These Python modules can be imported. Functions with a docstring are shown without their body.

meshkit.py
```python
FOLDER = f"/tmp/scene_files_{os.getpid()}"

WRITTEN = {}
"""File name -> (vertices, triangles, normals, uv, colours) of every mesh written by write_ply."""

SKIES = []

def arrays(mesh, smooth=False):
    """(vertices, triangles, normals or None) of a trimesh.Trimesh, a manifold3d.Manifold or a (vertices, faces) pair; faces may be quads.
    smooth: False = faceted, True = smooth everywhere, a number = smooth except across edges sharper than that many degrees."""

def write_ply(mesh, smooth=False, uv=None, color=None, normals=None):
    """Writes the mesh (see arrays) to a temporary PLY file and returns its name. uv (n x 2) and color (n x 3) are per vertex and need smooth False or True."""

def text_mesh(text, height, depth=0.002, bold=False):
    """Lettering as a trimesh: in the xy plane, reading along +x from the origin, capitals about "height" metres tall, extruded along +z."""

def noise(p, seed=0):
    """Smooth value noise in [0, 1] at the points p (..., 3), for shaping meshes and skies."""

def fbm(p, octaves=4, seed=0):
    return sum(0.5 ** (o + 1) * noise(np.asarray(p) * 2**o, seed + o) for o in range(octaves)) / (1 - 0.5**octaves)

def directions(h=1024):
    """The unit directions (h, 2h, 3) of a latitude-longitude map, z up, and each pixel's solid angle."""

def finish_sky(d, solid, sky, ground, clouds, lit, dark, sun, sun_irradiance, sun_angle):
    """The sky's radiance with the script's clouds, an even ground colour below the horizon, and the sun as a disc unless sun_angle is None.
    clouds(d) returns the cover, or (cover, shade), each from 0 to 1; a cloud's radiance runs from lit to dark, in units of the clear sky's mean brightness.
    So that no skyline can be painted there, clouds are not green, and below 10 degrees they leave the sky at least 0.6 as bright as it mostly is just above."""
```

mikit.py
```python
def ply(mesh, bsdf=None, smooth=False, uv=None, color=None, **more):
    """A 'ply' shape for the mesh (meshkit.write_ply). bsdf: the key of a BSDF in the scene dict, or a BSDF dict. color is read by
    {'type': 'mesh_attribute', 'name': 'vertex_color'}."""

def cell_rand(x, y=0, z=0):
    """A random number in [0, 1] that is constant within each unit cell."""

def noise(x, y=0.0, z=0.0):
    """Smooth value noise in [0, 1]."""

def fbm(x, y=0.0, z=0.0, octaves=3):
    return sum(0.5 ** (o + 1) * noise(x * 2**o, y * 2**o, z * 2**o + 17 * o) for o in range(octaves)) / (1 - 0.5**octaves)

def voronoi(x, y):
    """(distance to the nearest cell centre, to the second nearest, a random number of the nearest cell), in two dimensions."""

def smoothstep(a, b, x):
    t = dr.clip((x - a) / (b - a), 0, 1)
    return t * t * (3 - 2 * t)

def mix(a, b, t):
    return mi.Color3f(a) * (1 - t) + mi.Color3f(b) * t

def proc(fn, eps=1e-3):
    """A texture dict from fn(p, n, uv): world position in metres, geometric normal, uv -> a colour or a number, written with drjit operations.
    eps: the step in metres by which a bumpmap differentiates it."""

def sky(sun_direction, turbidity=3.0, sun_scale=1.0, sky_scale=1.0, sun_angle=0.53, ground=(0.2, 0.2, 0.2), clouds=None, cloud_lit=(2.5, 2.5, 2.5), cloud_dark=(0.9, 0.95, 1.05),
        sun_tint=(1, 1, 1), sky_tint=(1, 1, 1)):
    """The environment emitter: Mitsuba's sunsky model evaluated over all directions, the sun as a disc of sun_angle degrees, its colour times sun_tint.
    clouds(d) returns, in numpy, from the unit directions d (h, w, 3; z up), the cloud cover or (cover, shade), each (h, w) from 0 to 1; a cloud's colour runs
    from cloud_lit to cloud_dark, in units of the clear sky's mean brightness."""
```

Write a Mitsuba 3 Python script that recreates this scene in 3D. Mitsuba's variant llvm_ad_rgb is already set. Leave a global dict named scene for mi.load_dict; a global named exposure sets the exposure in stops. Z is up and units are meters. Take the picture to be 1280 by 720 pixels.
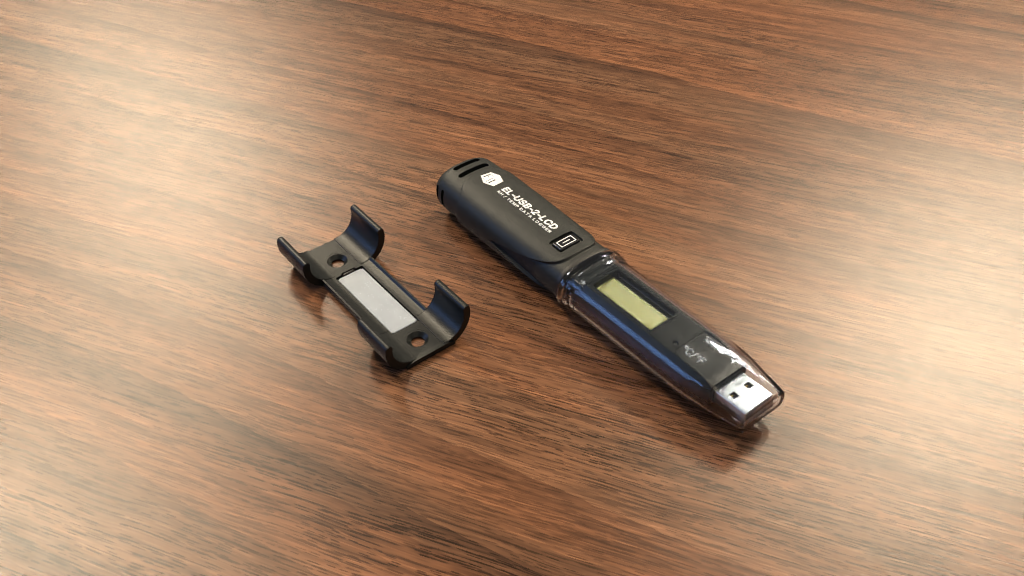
import math
import numpy as np
import trimesh
import manifold3d as m3
import drjit as dr
import mitsuba as mi
import mikit, meshkit
from mikit import noise, fbm, smoothstep, mix, proc
from shapely.geometry import Polygon, box as sbox
from shapely import affinity
from scipy.interpolate import PchipInterpolator

T = mi.ScalarTransform4f
scene, labels = {}, {}

# ------------------------------------------------------------------ camera, lamps, exposure
CAM_H, PITCH, FOV = 0.20655, math.radians(42.10), 56.14
scene['camera'] = {
    'type': 'perspective', 'fov': FOV, 'fov_axis': 'x', 'near_clip': 0.01, 'far_clip': 30.0,
    'to_world': T().look_at(origin=[0, 0, CAM_H], target=[0, math.cos(PITCH), CAM_H - math.sin(PITCH)], up=[0, 0, 1])}
exposure = 0.0
# the even, dim light that the walls and ceiling of the room throw back
scene['room_light'] = {'type': 'constant', 'radiance': {'type': 'rgb', 'value': [0.155, 0.15, 0.145]}}

def lamp_panel(key, loc, half, radiance, aim=(0, 0, -1), label=None, category=None, group=None):
    """A flat lamp (a shallow box whose lower face gives off the light)."""
    a = np.asarray(aim, float); a /= np.linalg.norm(a)
    u = np.cross([0, 1, 0.01], a); u /= np.linalg.norm(u); v = np.cross(a, u)
    R = np.eye(4); R[:3, 0], R[:3, 1], R[:3, 2], R[:3, 3] = u, v, a, loc
    face = trimesh.Trimesh([[-half[0], -half[1], 0], [half[0], -half[1], 0], [half[0], half[1], 0], [-half[0], half[1], 0]], [[0, 1, 2], [0, 2, 3]], process=False)
    face.apply_transform(R)
    scene[key] = mikit.ply(face, None, emitter={'type': 'area', 'radiance': {'type': 'rgb', 'value': list(radiance)}})
    labels[key] = {'label': label, 'category': category, **({'group': group} if group else {})}

WARM = np.array([1.0, 0.85, 0.62])
lamp_panel('ceiling_lamp', (1.35, 1.95, 1.9), (0.42, 0.42), 46 * WARM, label='warm square ceiling lamp to the right beyond the table', category='lamp')
lamp_panel('ceiling_lamp_001', (-1.19, 2.70, 1.9), (0.34, 0.34), 52 * WARM, label='warm square ceiling lamp farthest to the left beyond the table', category='lamp')
lamp_panel('ceiling_lamp_002', (-1.30, 1.34, 1.9), (0.25, 0.25), 68 * WARM, label='warm square ceiling lamp overhead to the left', category='lamp')
lamp_panel('ceiling_lamp_003', (0.55, -0.35, 1.9), (0.7, 0.7), 1.3 * WARM, label='large soft ceiling lamp above the near edge of the table', category='lamp')
lamp_panel('window_light', (-2.6, 0.15, 1.25), (0.45, 0.9), (1.1, 2.05, 4.4), aim=(1, 0, -0.1), label='bluish daylight window to the left of the table', category='window')

# ------------------------------------------------------------------ materials
def rgb(*c): return {'type': 'rgb', 'value': list(c)}

GA, GB = math.radians(-20.0), math.radians(-25.0)         # run of the pores, run of the figure

def wood_fields(p):
    x, y = p.x, p.y
    u = x * math.cos(GA) + y * math.sin(GA)
    v = -x * math.sin(GA) + y * math.cos(GA)
    s = x * math.cos(GB) + y * math.sin(GB)
    t = -x * math.sin(GB) + y * math.cos(GB)
    vw = v + 0.010 * (fbm(u * 5 + 3, v * 9, 1.7, 2) - 0.5) + 0.0010 * (noise(u * 60, v * 80, 4.2) - 0.5)
    tw = t + 0.034 * (fbm(s * 3.6 + 9, t * 6, 5.1, 2) - 0.5) + 0.0034 * (noise(s * 30, t * 40, 8.3) - 0.5) + 0.0009 * (noise(s * 260, t * 300, 2.3) - 0.5)
    return u, v, vw, s, t, tw

def rings(tw, s, per, seed):
    """Growth rings: each gets slowly darker across its width and ends at a sharp edge; its strength and hue are its own."""
    r = tw * per + 0.9 * noise(s * 1.3 + seed, tw * per * 0.35, seed)
    i = dr.floor(r)
    f = r - i
    k = mikit.cell_rand(i, seed, 1)
    fall = smoothstep(0.0, 0.10, f)                       # the start is not a knife edge either
    return (f * f * f * (0.25 + 0.75 * k)) * fall, mikit.cell_rand(i, seed, 2)

def dashes(u, v, fu, fv, share, seed):
    """Fine dark vessel lines: thin dashes in jittered lanes along the grain, each with its own length, width and depth."""
    i = dr.floor(v * fv)
    f = v * fv - i - 0.5 - 0.5 * (mikit.cell_rand(i, seed, 3) - 0.5)
    x = u * fu * (0.6 + 0.8 * mikit.cell_rand(i, seed, 4)) + 57.0 * mikit.cell_rand(i, seed, 5)
    j = dr.floor(x)
    g = x - j
    on = dr.select(mikit.cell_rand(i, j, seed) < share, 0.45 + 0.55 * mikit.cell_rand(i, j, seed + 1), 0.0)
    taper = smoothstep(0.0, 0.25, g) * smoothstep(1.0, 0.75, g)
    w = (0.20 + 0.15 * mikit.cell_rand(i, j, seed + 2)) * (0.4 + 0.6 * taper)
    return on * taper * smoothstep(1.0, 0.55, dr.abs(f + 0.16 * (g - 0.5) * (mikit.cell_rand(i, j, seed + 6) - 0.5)) / w)

def wood_color(p, n, uv):
    u, v, vw, s, t, tw = wood_fields(p)
    tb = t + 0.007 * (fbm(s * 7 + 2, t * 10, 3.3, 2) - 0.5) + 0.0014 * (noise(s * 60, t * 60, 8.3) - 0.5)
    broad = fbm(s * 1.5 + 4, tw * 20 + 11, 2.0, 2)                       # wide light and dark bands
    fine = fbm(s * 4.0, tw * 130 + 3, 6.0, 3)
    r1, k1 = rings(tw, s, 46, 3)
    r2, k2 = rings(tw, s, 118, 9)
    hue = 0.55 * fbm(s * 2.2 + 31, tw * 15, 21.0, 2) + 0.25 * k1 + 0.20 * k2
    streak = 0.5 * fbm(u * 45, vw * 900, 12.0, 3) + 0.5 * fbm(u * 7, vw * 620, 14.0, 2)                              # fibre
    speck = noise(u * 200, vw * 3000, 16.0)
    dense = smoothstep(0.22, 0.72, fbm(s * 6, tw * 70, 19.0, 2))
    pores = dashes(u, vw, 60, 980, 0.27, 3) + dashes(u, vw + 0.0004, 120, 1120, 0.34, 5) + dashes(u, vw + 0.0002, 230, 1260, 0.34, 7) + 0.8 * dashes(u, vw + 0.0007, 30, 860, 0.22, 11)
    pores = dr.minimum(pores, 1) * (0.55 + 0.45 * dense)
    light = dashes(u + 3, vw + 0.0005, 60, 900, 0.34, 13)   # pale flecks of fibre
    k = dr.clip(0.60 + 0.95 * (broad - 0.5) + 0.5 * (fine - 0.5) - 0.62 * r1 - 0.30 * r2, 0, 1)
    c = mix((0.078, 0.037, 0.0205), (0.238, 0.113, 0.060), k)
    c = c * mix((1.08, 0.97, 0.88), (0.97, 1.01, 1.02), smoothstep(0.30, 0.70, hue))
    for at, wide, deep in ((0.2665, 0.020, 0.42), (0.1235, 0.014, 0.30)):    # two strong late-wood bands, sharp on their far side
        b = smoothstep(at + 0.0016, at - 0.0006, tb) * smoothstep(at - wide, at - 0.001, tb)
        c = c * (1 - deep * b * (0.5 + 0.5 * smoothstep(0.25, 0.65, noise(s * 9, tb * 60, 41.0)))) * mix((1, 1, 1), (0.95, 1.0, 1.05), b)
    c = c * (1 + 1.05 * (streak - 0.5) + 0.50 * (speck - 0.5))
    c = c * (1 + 0.36 * light)
    return c * (1 - 0.78 * pores)

def wood_bump(p, n, uv):
    u, v, vw, s, t, tw = wood_fields(p)
    pore = smoothstep(0.69, 0.85, noise(u * 90 + 7, vw * 2500 + 5, 24.0))
    return 0.35 * noise(u * 200, vw * 3000, 16.0) - 0.6 * pore + 0.30 * noise(p.x * 1700, p.y * 1700, 3.0)

scene['wood'] = {'type': 'bumpmap', 'scale': 1.0, 'tex': proc(lambda p, n, uv: 0.000016 * wood_bump(p, n, uv), eps=1.5e-4),
                 'bsdf': {'type': 'roughplastic', 'distribution': 'beckmann', 'diffuse_reflectance': proc(wood_color), 'alpha': 0.12, 'int_ior': 1.43, 'nonlinear': False}}

def matte_bump(p, n, uv):
    return 0.000012 * (noise(p.x * 5200, p.y * 5200, p.z * 5200) + 0.6 * noise(p.x * 2300, p.y * 2300, p.z * 2300))

def dust(base, worn, amount):
    def fn(p, n, uv):
        g = fbm(p.x * 260, p.y * 260, p.z * 260, 3)
        d = smoothstep(0.86, 0.93, noise(p.x * 2400, p.y * 2400, p.z * 2400)) * smoothstep(0.52, 0.70, fbm(p.x * 300 + 9, p.y * 300, p.z * 300, 2))
        return mix(base, worn, dr.clip(amount * (g - 0.35) + 0.5 * d, 0, 1))
    return fn

scene['black_plastic'] = {'type': 'bumpmap', 'scale': 1.0, 'tex': proc(matte_bump, eps=6e-5),
    'bsdf': {'type': 'principled', 'base_color': proc(dust((0.012, 0.0145, 0.0138), (0.026, 0.028, 0.027), 0.5)), 'roughness': 0.52, 'specular': 0.36}}
scene['clip_plastic'] = {'type': 'bumpmap', 'scale': 1.0, 'tex': proc(lambda p, n, uv: 0.5 * matte_bump(p, n, uv), eps=6e-5),
    'bsdf': {'type': 'principled', 'base_color': proc(dust((0.006, 0.0075, 0.008), (0.017, 0.019, 0.019), 0.45)), 'roughness': 0.38, 'specular': 0.30}}
scene['inner_plastic'] = {'type': 'principled', 'base_color': proc(dust((0.006, 0.009, 0.009), (0.020, 0.025, 0.024), 0.7)), 'roughness': 0.30, 'specular': 0.35}
scene['glossy_black'] = {'type': 'principled', 'base_color': rgb(0.010, 0.010, 0.011), 'roughness': 0.22, 'specular': 0.5}
scene['rubber'] = {'type': 'principled', 'base_color': rgb(0.010, 0.010, 0.011), 'roughness': 0.5}
scene['white_print'] = {'type': 'twosided', 'bsdf': {'type': 'principled', 'base_color': rgb(0.80, 0.82, 0.84), 'roughness': 0.6}}
scene['grey_print'] = {'type': 'twosided', 'bsdf': {'type': 'principled', 'base_color': rgb(0.55, 0.60, 0.62), 'roughness': 0.6}}
scene['black_print'] = {'type': 'twosided', 'bsdf': {'type': 'principled', 'base_color': rgb(0.02, 0.022, 0.022), 'roughness': 0.5}}
scene['contact_grey'] = {'type': 'principled', 'base_color': rgb(0.30, 0.31, 0.34), 'roughness': 0.4}
scene['dark_hollow'] = {'type': 'principled', 'base_color': rgb(0.006, 0.006, 0.006), 'roughness': 0.8}

def steel_color(p, n, uv):
    a = fbm(p.x * 420, p.y * 420, 3.0, 3)
    spots = smoothstep(0.80, 0.90, noise(p.x * 1900, p.y * 1900, 5.0)) * smoothstep(0.45, 0.65, noise(p.x * 300, p.y * 300, 8.0))
    return mix((0.30, 0.335, 0.39), (0.335, 0.37, 0.425), dr.clip(1.2 * (a - 0.1), 0, 1)) * (1 + 0.20 * spots)

scene['dull_steel'] = {'type': 'principled', 'base_color': proc(steel_color), 'metallic': 0.35, 'roughness': 0.55}
scene['plug_metal'] = {'type': 'principled', 'base_color': rgb(0.86, 0.85, 0.83), 'metallic': 1.0, 'roughness': 0.24}
scene['gold'] = {'type': 'principled', 'base_color': rgb(0.42, 0.30, 0.10), 'metallic': 1.0, 'roughness': 0.3}
scene['screen_face'] = {'type': 'principled', 'base_color': proc(lambda p, n, uv: mix((0.88, 0.84, 0.31), (0.90, 0.86, 0.34), noise(p.x * 300, p.y * 300, 1.0))), 'roughness': 0.35, 'specular': 0.4}
scene['clear_plastic'] = {'type': 'dielectric', 'int_ior': 1.49, 'ext_ior': 1.0,
                          'specular_transmittance': rgb(0.955, 0.968, 0.990)}

# ------------------------------------------------------------------ table
TOP = trimesh.creation.box([2.6, 2.2, 0.025]); TOP.apply_translation([0, 0.75, -0.0125])
scene['table'] = mikit.ply(TOP, 'wood')
labels['table'] = {'label': 'brown walnut wood table top with streaked grain under the two black objects', 'category': 'table', 'kind': 'structure'}

# ------------------------------------------------------------------ helpers
def man(mesh):
    return m3.Manifold(m3.Mesh(vert_properties=np.asarray(mesh.vertices, np.float32), tri_verts=np.asarray(mesh.faces, np.uint32)))

def tri(manifold):
    m = manifold.to_mesh()
    return trimesh.Trimesh(np.array(m.vert_properties[:, :3], float), np.array(m.tri_verts), process=False)

def superellipse(w, h, zc, n, k=160):
    t = np.arange(k) * 2 * np.pi / k
    c, s = np.cos(t), np.sin(t)
    e = 2.0 / n
    return np.stack([w / 2 * np.sign(c) * np.abs(c) ** e, zc + h / 2 * np.sign(s) * np.abs(s) ** e], 1)

def loft(stations):
    """Closed mesh from rings of points; stations: (s, ring (k, 2) in n, z)."""
    k = len(stations[0][1])
    v = np.vstack([np.column_stack([np.full(k, s), r]) for s, r in stations])
    m, i = len(stations), np.arange(k)
    f = []
    for a in range(m - 1):
        p, q, j = a * k, (a + 1) * k, (i + 1) % k
        f.append(np.stack([p + i, p + j, q + j], 1)); f.append(np.stack([p + i, q + j, q + i], 1))
    c0, c1 = len(v), len(v) + 1
    v = np.vstack([v, [[stations[0][0], *stations[0][1].mean(0)], [stations[-1][0], *stations[-1][1].mean(0)]]])
    f.append(np.stack([np.full(k, c0), (i + 1) % k, i], 1))
    f.append(np.stack([np.full(k, c1), (m - 1) * k + i, (m - 1) * k + (i + 1) % k], 1))
    mesh = trimesh.Trimesh(v, np.vstack(f), process=False)
    if mesh.volume < 0: mesh.invert()
    return mesh

def interp_ring(table, s, k=160):
    """table rows: s, w, h, zc, n."""
    t = np.asarray(table, float)
    return superellipse(*[(PchipInterpolator(t[:, 0], t[:, i])(s) if s < 122.9 else np.interp(s, t[:, 0], t[:, i])) for i in (1, 2, 3, 4)], k=k)

def rbox(x0, x1, y0, y1, z0, z1, r=0.3, seg=12):
    """Box with rounded edges: the hull of spheres at its corners."""
    sp = m3.Manifold.sphere(r, seg)
    return m3.Manifold.batch_hull([sp.translate((x, y, z)) for x in (x0 + r, x1 - r) for y in (y0 + r, y1 - r) for z in (z0 + r, z1 - r)])

def prism(poly, z0, z1):
    g = trimesh.creation.extrude_polygon(poly, z1 - z0, engine='earcut'); g.apply_translation([0, 0, z0]); return g

MM = 0.001
# ------------------------------------------------------------------ data logger (local millimetres: s along it, n across it, z up)
L_YAW = math.radians(-51.18)
L_ORG = np.array([-0.0179, 0.2753]) + np.array([0.627, -0.779]) * -0.0017 + np.array([0.779, 0.627]) * 0.0006
def logger_matrix():
    c, s = math.cos(L_YAW), math.sin(L_YAW)
    return np.array([[c * MM, -s * MM, 0, L_ORG[0]], [s * MM, c * MM, 0, L_ORG[1]], [0, 0, MM, 0.0002], [0, 0, 0, 1]])
LM = logger_matrix()

def put(key, mesh, bsdf, smooth=30, M=LM):
    mesh = mesh.copy(); mesh.apply_transform(M)
    scene[key] = mikit.ply(mesh, bsdf, smooth=smooth)

labels['data_logger'] = {'label': 'black stick shaped temperature data logger with clear cap, small screen and plug', 'category': 'data logger'}

# body: a tapering inner barrel with a proud label shell whose side edges are cut away towards the cap and the vented end
TAIL_R, EXP = 4.2, 2.55
def barrel(s):
    w = np.interp(s, [0, 8, 30, 66], [23.4, 24.4, 24.2, 22.9]); h = np.interp(s, [0, 8, 40, 66], [15.8, 15.8, 15.0, 14.7])
    return w, h
S = np.concatenate([TAIL_R * (1 - np.cos(np.linspace(0, np.pi / 2, 16))), np.linspace(TAIL_R, 65.2, 330)[1:]])
K = 360
stations = []
for s in S:
    w, h = barrel(s)
    if s < TAIL_R:
        d = TAIL_R - math.sqrt(max(TAIL_R ** 2 - (TAIL_R - s) ** 2, 0)); w, h = w - 1.5 * d, h - 1.5 * d
    zc = barrel(s)[1] / 2 + 0.6
    ring = superellipse(w, h, zc, EXP, K)
    nrm = ring - [0, zc]
    nn = np.stack([np.sign(nrm[:, 0]) * np.abs(nrm[:, 0] / (w / 2)) ** (EXP - 1) / (w / 2), np.sign(nrm[:, 1]) * np.abs(nrm[:, 1] / (h / 2)) ** (EXP - 1) / (h / 2)], 1)
    nn /= np.linalg.norm(nn, axis=1, keepdims=True)
    zr = (ring[:, 1] - zc) / (h / 2)                                   # -1 .. 1
    az = np.clip(np.sqrt(zr ** 2 + 0.012) - 0.105, 0, 1)
    # tail edge of the shell: furthest back on top, set in on the sides
    tail = 15.5 - 6.5 * np.clip((az - 0.45) / 0.55, 0, 1) ** 1.6
    # cap edge: a pointed scoop on each side, wide at the cap, its point near the middle of the shell
    nose = 34.5 + 28.8 * (1 - (1 - np.clip(az * 1.08, 0, 1)) ** 1.75)
    a = np.clip((s - tail) / 0.8 + 0.5, 0, 1); b = np.clip((nose - s) / 0.9 + 0.5, 0, 1)
    mask = (a * a * (3 - 2 * a)) * (b * b * (3 - 2 * b))
    deep = 0.95 * np.clip((s - 30) / 20, 0, 1) * (1 - mask) * np.clip((64 - s) / 10, 0, 1) * np.clip(1.15 - az, 0, 1)
    ring = ring + nn * ((0.85 - 0.35 * np.clip((s - 40) / 22, 0, 1) * az) * mask - 0.55 * deep)[:, None]
    stations.append((s, ring))
body = man(loft(stations))
def slot(s, n0, n1, w=2.0):
    r = w / 2
    return m3.Manifold.batch_hull([m3.Manifold.cylinder(12, r, r, 20).translate((s, n, 12.4)) for n in (n0 + r, n1 - r)])
body -= slot(3.9, -5.0, 6.0)
body -= slot(8.2, -6.0, 6.6)
for sd in (-1, 1):
    for s in (3.0, 6.4):
        body -= m3.Manifold.batch_hull([m3.Manifold.cylinder(8, .8, .8, 18).rotate((90, 0, 0)).translate((s, sd * 11 + 4, z)) for z in (5.4, 11.2)])
BS, BN = 56.8, -0.2                                                   # button centre
body -= rbox(BS - 3.0, BS + 3.0, BN - 4.9, BN + 4.9, 14.7, 19, 0.9)
put('data_logger__body', tri(body), 'black_plastic', 24)
labels['data_logger__body'] = {'label': 'matt black body with vent slots at its rounded end'}

btn = rbox(BS - 2.3, BS + 2.3, BN - 4.1, BN + 4.1, 12, 15.85, 0.6)
put('data_logger__button', tri(btn), 'glossy_black')
labels['data_logger__button'] = {'label': 'black push button with white outline mark'}
o = sbox(-1.35, -2.9, 1.35, 2.9)
icon = [prism(affinity.translate(o.buffer(.15).difference(o.buffer(-.2)), BS, BN), 15.845, 15.90), prism(affinity.translate(sbox(-.17, -1.5, .17, 1.5), BS, BN), 15.845, 15.90)]
put('data_logger__button__mark', trimesh.util.concatenate(icon), 'white_print', False)

ZT = 17.14                                                             # height of the shell's top
def top_z(s, n):
    """Height of the label shell's top at s along and n across."""
    w, h = barrel(s)
    return h / 2 + 0.6 + h / 2 * (1 - np.minimum(np.abs(n) / (w / 2), 1) ** EXP) ** (1 / EXP) + 0.86 - 0.35 * np.clip((s - 40) / 22, 0, 1)

def lettering(text, h, s0, s1, n0, bold=True, gap=0.22, slant=0.0, depth=0.10):
    """Letters one by one from s0 to s1, baseline at n0, reading along +s with their tops towards +n."""
    out, x = [], 0.0
    for ch in text:
        if ch == ' ':
            x += 0.42 * h; continue
        g = meshkit.text_mesh(ch, h, depth, bold)
        g.apply_translation([x - g.bounds[0][0], 0, 0]); x = g.bounds[1][0] + gap * h
        out.append(g)
    g = trimesh.util.concatenate(out)
    v = g.vertices.copy(); v[:, 0] = s0 + (v[:, 0]) * (s1 - s0) / (x - gap * h) + slant * v[:, 1]; v[:, 1] += n0
    g.vertices = v
    return g

def heavy(g, w):
    """Thicker strokes: copies of the letters shifted a little along and across."""
    out = []
    for i, (a, b) in enumerate(((0, 0), (w, 0), (-w, 0), (0, w), (0, -w))):
        c = g.copy(); c.apply_translation([a, b, 0.004 * i]); out.append(c)
    return trimesh.util.concatenate(out)

def drape(g, lift=0.0):
    v = g.vertices.copy(); v[:, 2] = top_z(v[:, 0], v[:, 1]) + lift + v[:, 2]; g.vertices = v; return g

put('data_logger__title', drape(heavy(lettering('EL-USB-2-LCD', 2.45, 23.8, 50.0, 0.1, slant=0.10, gap=0.18), 0.10)), 'white_print', False)
labels['data_logger__title'] = {'label': 'bold white lettering EL-USB-2-LCD'}
put('data_logger__subtitle', drape(heavy(lettering('RH / TEMP DATA LOGGER', 1.05, 23.9, 50.6, -1.9, gap=0.40, bold=False), 0.05)), 'white_print', False)
labels['data_logger__subtitle'] = {'label': 'small white lettering RH / TEMP DATA LOGGER'}
LOGO = [(599.8, 224.3), (612.6, 218.4), (623.1, 222.8), (627.8, 230.1), (616.1, 236.8), (602.4, 232.7)]
logo = Polygon([(13.6, -0.8), (14.1, 3.2), (17.2, 4.7), (20.6, 3.4), (20.9, -0.9), (17.2, -2.4)])
put('data_logger__emblem', drape(prism(logo, 0, 0.10)), 'white_print', False)
labels['data_logger__emblem'] = {'label': 'white six sided emblem with dark line marks'}
def bar(a, b, w): 
    from shapely.geometry import LineString
    return LineString([a, b]).buffer(w / 2, cap_style=2)
marks = [bar((14.75, -1.1), (15.0, 1.9), .42), bar((15.4, -1.55), (16.1, -1.8), .16), bar((15.6, 0.2), (16.2, 0.1), .16), bar((16.0, 1.9), (16.7, 1.6), .16), bar((17.2, -2.2), (17.25, 1.1), .12), bar((18.35, -1.75), (18.5, 1.0), .42)]
put('data_logger__emblem__mark', drape(trimesh.util.concatenate([prism(affinity.translate(b, 0, 0.7), 0.095, 0.13) for b in marks])), 'black_print', False)

# seal and the barrel's step under the cap
put('data_logger__seal_ring', loft([(65.0, superellipse(21.6, 13.6, 7.9, 2.6)), (65.2, superellipse(23.8, 15.3, 7.9, 2.6)), (66.4, superellipse(24.0, 15.4, 7.9, 2.6)), (66.8, superellipse(23.4, 15.0, 7.9, 2.6)), (66.9, superellipse(20.0, 12, 7.9, 2.6))]), 'rubber', 40)
labels['data_logger__seal_ring'] = {'label': 'black sealing ring between body and clear cap'}

# clear cap: outer skin and inner cavity as one closed solid
CAP = [(66.9, 24.8, 15.1, 7.95, 2.5), (67.1, 25.6, 15.6, 7.95, 2.5), (68.0, 25.8, 15.7, 7.95, 2.5), (69.0, 25.6, 15.6, 7.95, 2.5), (69.5, 25.0, 15.3, 7.95, 2.5), (70.2, 24.9, 15.3, 7.95, 2.5), (70.7, 25.2, 15.45, 7.95, 2.5), (71.5, 25.0, 15.4, 7.95, 2.5),
       (73.0, 24.0, 15.1, 7.85, 2.5), (76, 23.6, 15.0, 7.8, 2.5), (114, 23.0, 14.9, 7.8, 2.5), (117, 22.8, 14.4, 7.9, 2.6), (120, 22.3, 13.5, 8.0, 2.8), (123, 21.6, 12.3, 8.0, 3.2), (130, 19.3, 8.9, 7.85, 4.2), (137.3, 17.3, 5.6, 7.7, 7), (137.6, 17.15, 5.45, 7.7, 7), (137.75, 16.9, 5.2, 7.7, 7)]
INNER = [(65, 21.0, 12.6, 7.9, 2.5), (74, 20.0, 11.9, 7.8, 2.7), (114, 19.6, 11.8, 7.8, 2.7), (117, 19.4, 11.4, 7.85, 2.8), (120, 19.0, 10.8, 7.95, 3.0), (123, 18.6, 10.0, 8.05, 3.3), (136.4, 14.9, 4.2, 7.7, 6.5), (136.6, 14.6, 3.9, 7.7, 6.5)]
so = np.unique(np.concatenate([[c[0] for c in CAP], np.linspace(66.9, 77, 70), np.linspace(77, 114, 12), np.linspace(114, 137.3, 30)]))
si_ = np.unique(np.concatenate([[c[0] for c in INNER], np.linspace(74, 114, 12), np.linspace(114, 136.4, 30)]))
cap = man(loft([(s, interp_ring(CAP, s, 280)) for s in so])) - man(loft([(s, interp_ring(INNER, s, 280)) for s in si_]))
put('data_logger__clear_cap', tri(cap), 'clear_plastic', 45)
labels['data_logger__clear_cap'] = {'label': 'clear plastic cap tapering over the plug'}

# inner housing under the cap
def hring(top, half, low=8.4, bot=2.9):
    p = Polygon([(-half, top), (half, top), (low, top - 1.5), (low + .1, 5.2), (low - 2.2, bot), (-low + 2.2, bot), (-low - .1, 5.2), (-low, top - 1.5)]).buffer(-.3).buffer(.3, 6)
    c = p.exterior; n = 120
    return np.array([c.interpolate(i / n, normalized=True).coords[0] for i in range(n)])
HT = 12.55
hs = [(66.5, hring(HT - .6, 7.3)), (73.2, hring(HT - .6, 7.3)), (73.4, hring(HT, 6.7)), (112, hring(HT, 6.7)), (117, hring(HT - .15, 6.7, 8.2)), (124.8, hring(11.3, 6.7, 7.2, 4.2)), (125.2, hring(10.9, 6.3, 6.8, 4.6))]
housing = man(loft(hs))
housing -= rbox(74.9, 99.6, -5.3, 5.2, HT - 2.0, 20, 0.5)
housing -= m3.Manifold.sphere(1.0, 24).translate((107.8, -3.6, HT + .35))
housing -= rbox(109.6, 120.6, -6.2, 6.2, HT - .35, 20, 0.2)
housing += rbox(99.6, 100.5, -6.1, 6.1, HT - 1.2, HT + .2, 0.2)
housing += rbox(73.2, 73.8, -6.3, 6.3, HT - .9, HT + .2, 0.2)
arch = m3.Manifold(m3.CrossSection.circle(4.6, 48).scale((0.62, 1)).extrude(0.45).to_mesh()).translate((73.2, 0, HT - .85)) ^ m3.Manifold.cube((5, 12, 3)).translate((68.2, -6, 10))
housing += arch
put('data_logger__inner_housing', tri(housing), 'inner_plastic', 24)
labels['data_logger__inner_housing'] = {'label': 'dark flat topped housing inside the clear cap'}
screen = rbox(75.2, 98.9, -5.1, 3.3, HT - 3.2, HT - 1.8, 0.12)
put('data_logger__inner_housing__screen', tri(screen), 'screen_face')
labels['data_logger__inner_housing__screen'] = {'label': 'blank yellow green liquid crystal screen'}
def flat_text(text, h, s0, s1, n0, z0, z1):
    g = heavy(lettering(text, h, s0, s1, n0, bold=False, gap=0.16, depth=0.06), 0.06)
    v = g.vertices.copy(); v[:, 2] += z0 + (v[:, 0] - s0) / (s1 - s0) * (z1 - z0); g.vertices = v
    return g
put('data_logger__inner_housing__unit_print', flat_text('°C/°F', 2.5, 110.2, 117.6, -4.0, HT - .355, HT - .355), 'white_print', False)
labels['data_logger__inner_housing__unit_print'] = {'label': 'small grey print °C/°F'}
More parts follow.
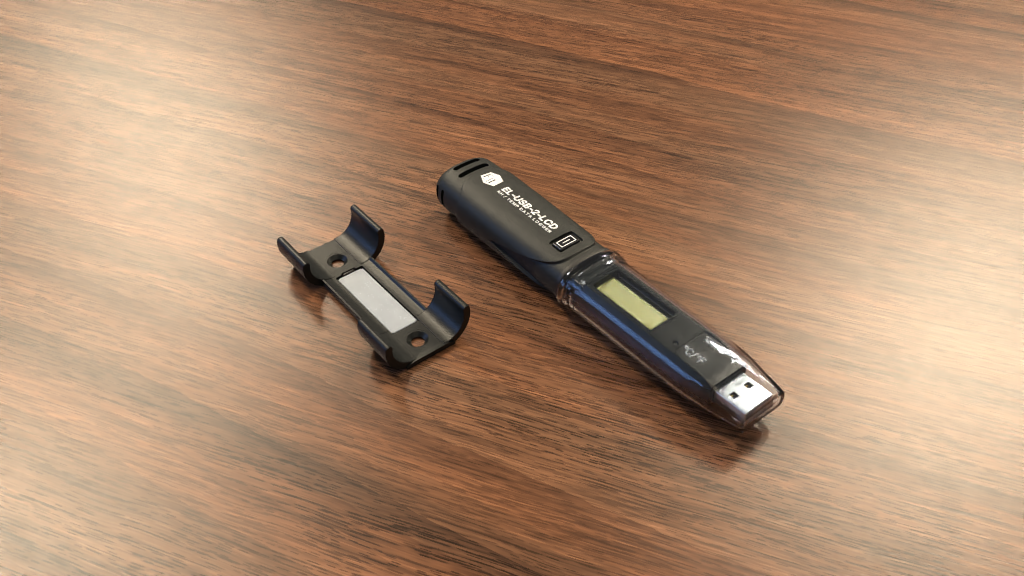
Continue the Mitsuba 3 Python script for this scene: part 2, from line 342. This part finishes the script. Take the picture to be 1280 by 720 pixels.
put('data_logger__inner_housing__humidity_print', flat_text('%RH', 2.0, 111.6, 116.2, 3.3, HT - .355, HT - .355), 'white_print', False)
labels['data_logger__inner_housing__humidity_print'] = {'label': 'small grey print %RH'}

# plug
PC = -0.3                                                              # plug centre across
plug = rbox(123.6, 136.15, PC - 5.7, PC + 5.7, 5.85, 9.5, 0.3)
for n in (-2.9, 2.9):
    plug -= m3.Manifold.cube((1.9, 1.9, 2)).translate((128.7, PC + n - 0.95, 8.4))
for n in (-3.1, 3.1):
    plug -= m3.Manifold.cube((.45, 0.9, 1)).translate((126.0, PC + n - 0.45, 9.3))
plug -= m3.Manifold.cube((10, 10.4, 2.9)).translate((126.5, PC - 5.2, 6.25))
put('data_logger__plug', tri(plug), 'plug_metal')
labels['data_logger__plug'] = {'label': 'shiny metal plug with two square holes inside the cap tip'}
put('data_logger__plug__contact_block', tri(rbox(125.0, 135.95, PC - 5.1, PC + 5.1, 6.4, 8.1, 0.15)), 'contact_grey')
put('data_logger__plug__spring', tri(rbox(128.8, 129.3, PC - 3.6, PC - 2.2, 8.3, 8.8, 0.1) + rbox(128.8, 129.3, PC + 2.2, PC + 3.6, 8.3, 8.8, 0.1)), 'gold')

# ------------------------------------------------------------------ mounting clip (local millimetres: x across, y along, z up)
C_YAW = math.radians(38.707)
cc, cs = math.cos(C_YAW), math.sin(C_YAW)
CM = np.array([[cc * MM, -cs * MM, 0, -0.04287], [cs * MM, cc * MM, 0, 0.22185], [0, 0, MM, 0.0002], [0, 0, 0, 1]])
labels['mounting_clip'] = {'label': 'empty black plastic mounting clip with four curved arms and a grey metal plate', 'category': 'mounting clip'}

CEN, RI, RO, FL = (5.3, 9.2), 7.3, 9.75, 1.7
def arc(r, a0, a1, n=40):
    a = np.linspace(a0, a1, n); return np.stack([CEN[0] + r * np.sin(a), CEN[1] - r * np.cos(a)], 1)
END = math.radians(101)
def arm_profile():
    inner, outer = arc(RI, -0.10, END), arc(RO, END, 0.12)
    mid = (inner[-1] + outer[0]) / 2
    cap_ = [mid + (RO - RI) / 2 * np.array([math.cos(t), math.sin(t)]) for t in np.linspace(math.pi - 0.2, 0.2, 9)]
    p = Polygon(np.vstack([inner, cap_, outer]))
    p = p.buffer(0)
    return p.intersection(sbox(-40, 0.35, 40, 40)).buffer(-.2).buffer(.2)
def along(poly, y0, y1, bevel=0.35):
    """Profile in x, z run from y0 to y1 with bevelled ends."""
    rows = []
    for d, y in ((bevel, y0), (bevel * .3, y0 + bevel * .3), (0, y0 + bevel), (0, y1 - bevel), (bevel * .3, y1 - bevel * .3), (bevel, y1)):
        rows.append((poly.buffer(-d), y))
    out = m3.Manifold()
    for (p, a), (q, b) in zip(rows, rows[1:]):
        g0 = man(prism(p, 0, 0.002)).rotate((90, 0, 0)).translate((0, a + .001, 0))
        if p.equals(q):
            out += man(prism(p, 0, b - a)).rotate((90, 0, 0)).translate((0, b, 0))
        else:
            # step between two offsets of one outline: approximate with a few thin slabs
            for t in np.linspace(0, 1, 5)[:-1]:
                big = rows[2][0].buffer(-((1 - t - .12) * (bevel if a == y0 else bevel * .3) if a < (y0 + y1) / 2 else (t + .12) * bevel))
                out += man(prism(big, 0, (b - a) / 4 + .001)).rotate((90, 0, 0)).translate((0, a + (b - a) * (t + .25), 0))
    return out

prof = arm_profile()
ARMS = [(1, 16.6, 33.6), (-1, 16.6, 33.6), (1, -30.0, -14.9), (-1, -30.0, -14.9)]
for i, (sd, y0, y1) in enumerate(ARMS):
    a = along(prof, y0, y1)
    if sd < 0: a = a.mirror((1, 0, 0))
    put('mounting_clip__arm' + (f'_{i:03d}' if i else ''), tri(a), 'clip_plastic', 30, CM)

# base: flat floor with two raised rails between the arms, a recess for the plate and two countersunk holes
flo = Polygon([(-8.7, 0), (8.7, 0), (9.3, 0.6), (9.3, 2.75), (8.75, 2.75), (8.2, 2.15), (6.4, 1.72), (5.6, FL), (-5.6, FL), (-6.4, 1.72), (-8.2, 2.15), (-8.75, 2.75), (-9.3, 2.75), (-9.3, 0.6)])
end = Polygon([(-8.7, 0), (8.7, 0), (8.7, 0.9), (6.2, FL), (-6.2, FL), (-8.7, 0.9)])
base = man(prism(flo, 0, 31.6)).rotate((90, 0, 0)).translate((0, 16.7, 0))
base += man(prism(end, 0, 17.0)).rotate((90, 0, 0)).translate((0, 33.3, 0))
base += man(prism(end, 0, 15.6)).rotate((90, 0, 0)).translate((0, -14.85, 0))
base -= rbox(-5.0, 5.0, -17.0, 16.0, 0.75, 4, 0.25)
base -= m3.Manifold.cube((5.2, 1.6, 3)).translate((-2.6, 15.2, 0.75))
for y in (23.2, -23.2):
    base -= m3.Manifold.cylinder(6, 2.1, 2.1, 40).translate((0, y, -1))
    base -= m3.Manifold.cylinder(1.5, 2.1, 3.9, 48).translate((0, y, 0.5))
    base -= m3.Manifold.cylinder(2, 3.9, 3.9, 48).translate((0, y, FL - 0.12))
for sd in (-1, 1):      # fine ridge where floor and curved side meet
    for y0, y1 in ((16.9, 33.0), (-30.0, -17.2)):
        base += m3.Manifold.cube((0.22, y1 - y0, 0.25)).translate((sd * 5.62 - 0.11, y0, FL - 0.13))
put('mounting_clip__base', tri(base), 'clip_plastic', 30, CM)
labels['mounting_clip__base'] = {'label': 'flat black base with two countersunk screw holes'}
plate = sbox(-4.6, -16.4, 4.6, 15.3)
for sx in (-1, 1):
    for y in (-16.4, 15.3):
        plate = plate.difference(sbox(sx * 4.6 - .55, y - .35, sx * 4.6 + .55, y + .35))
plm = man(prism(plate.buffer(-.12), 0.8, 1.42)) + man(prism(plate, 0.8, 1.33))
put('mounting_clip__metal_plate', tri(plm), 'dull_steel', 30, CM)
labels['mounting_clip__metal_plate'] = {'label': 'grey scuffed metal plate set in the clip floor'}
put('mounting_clip__catch', tri(rbox(-2.0, 2.0, 15.6, 16.5, 0.7, 1.55, 0.2)), 'glossy_black', 30, CM)
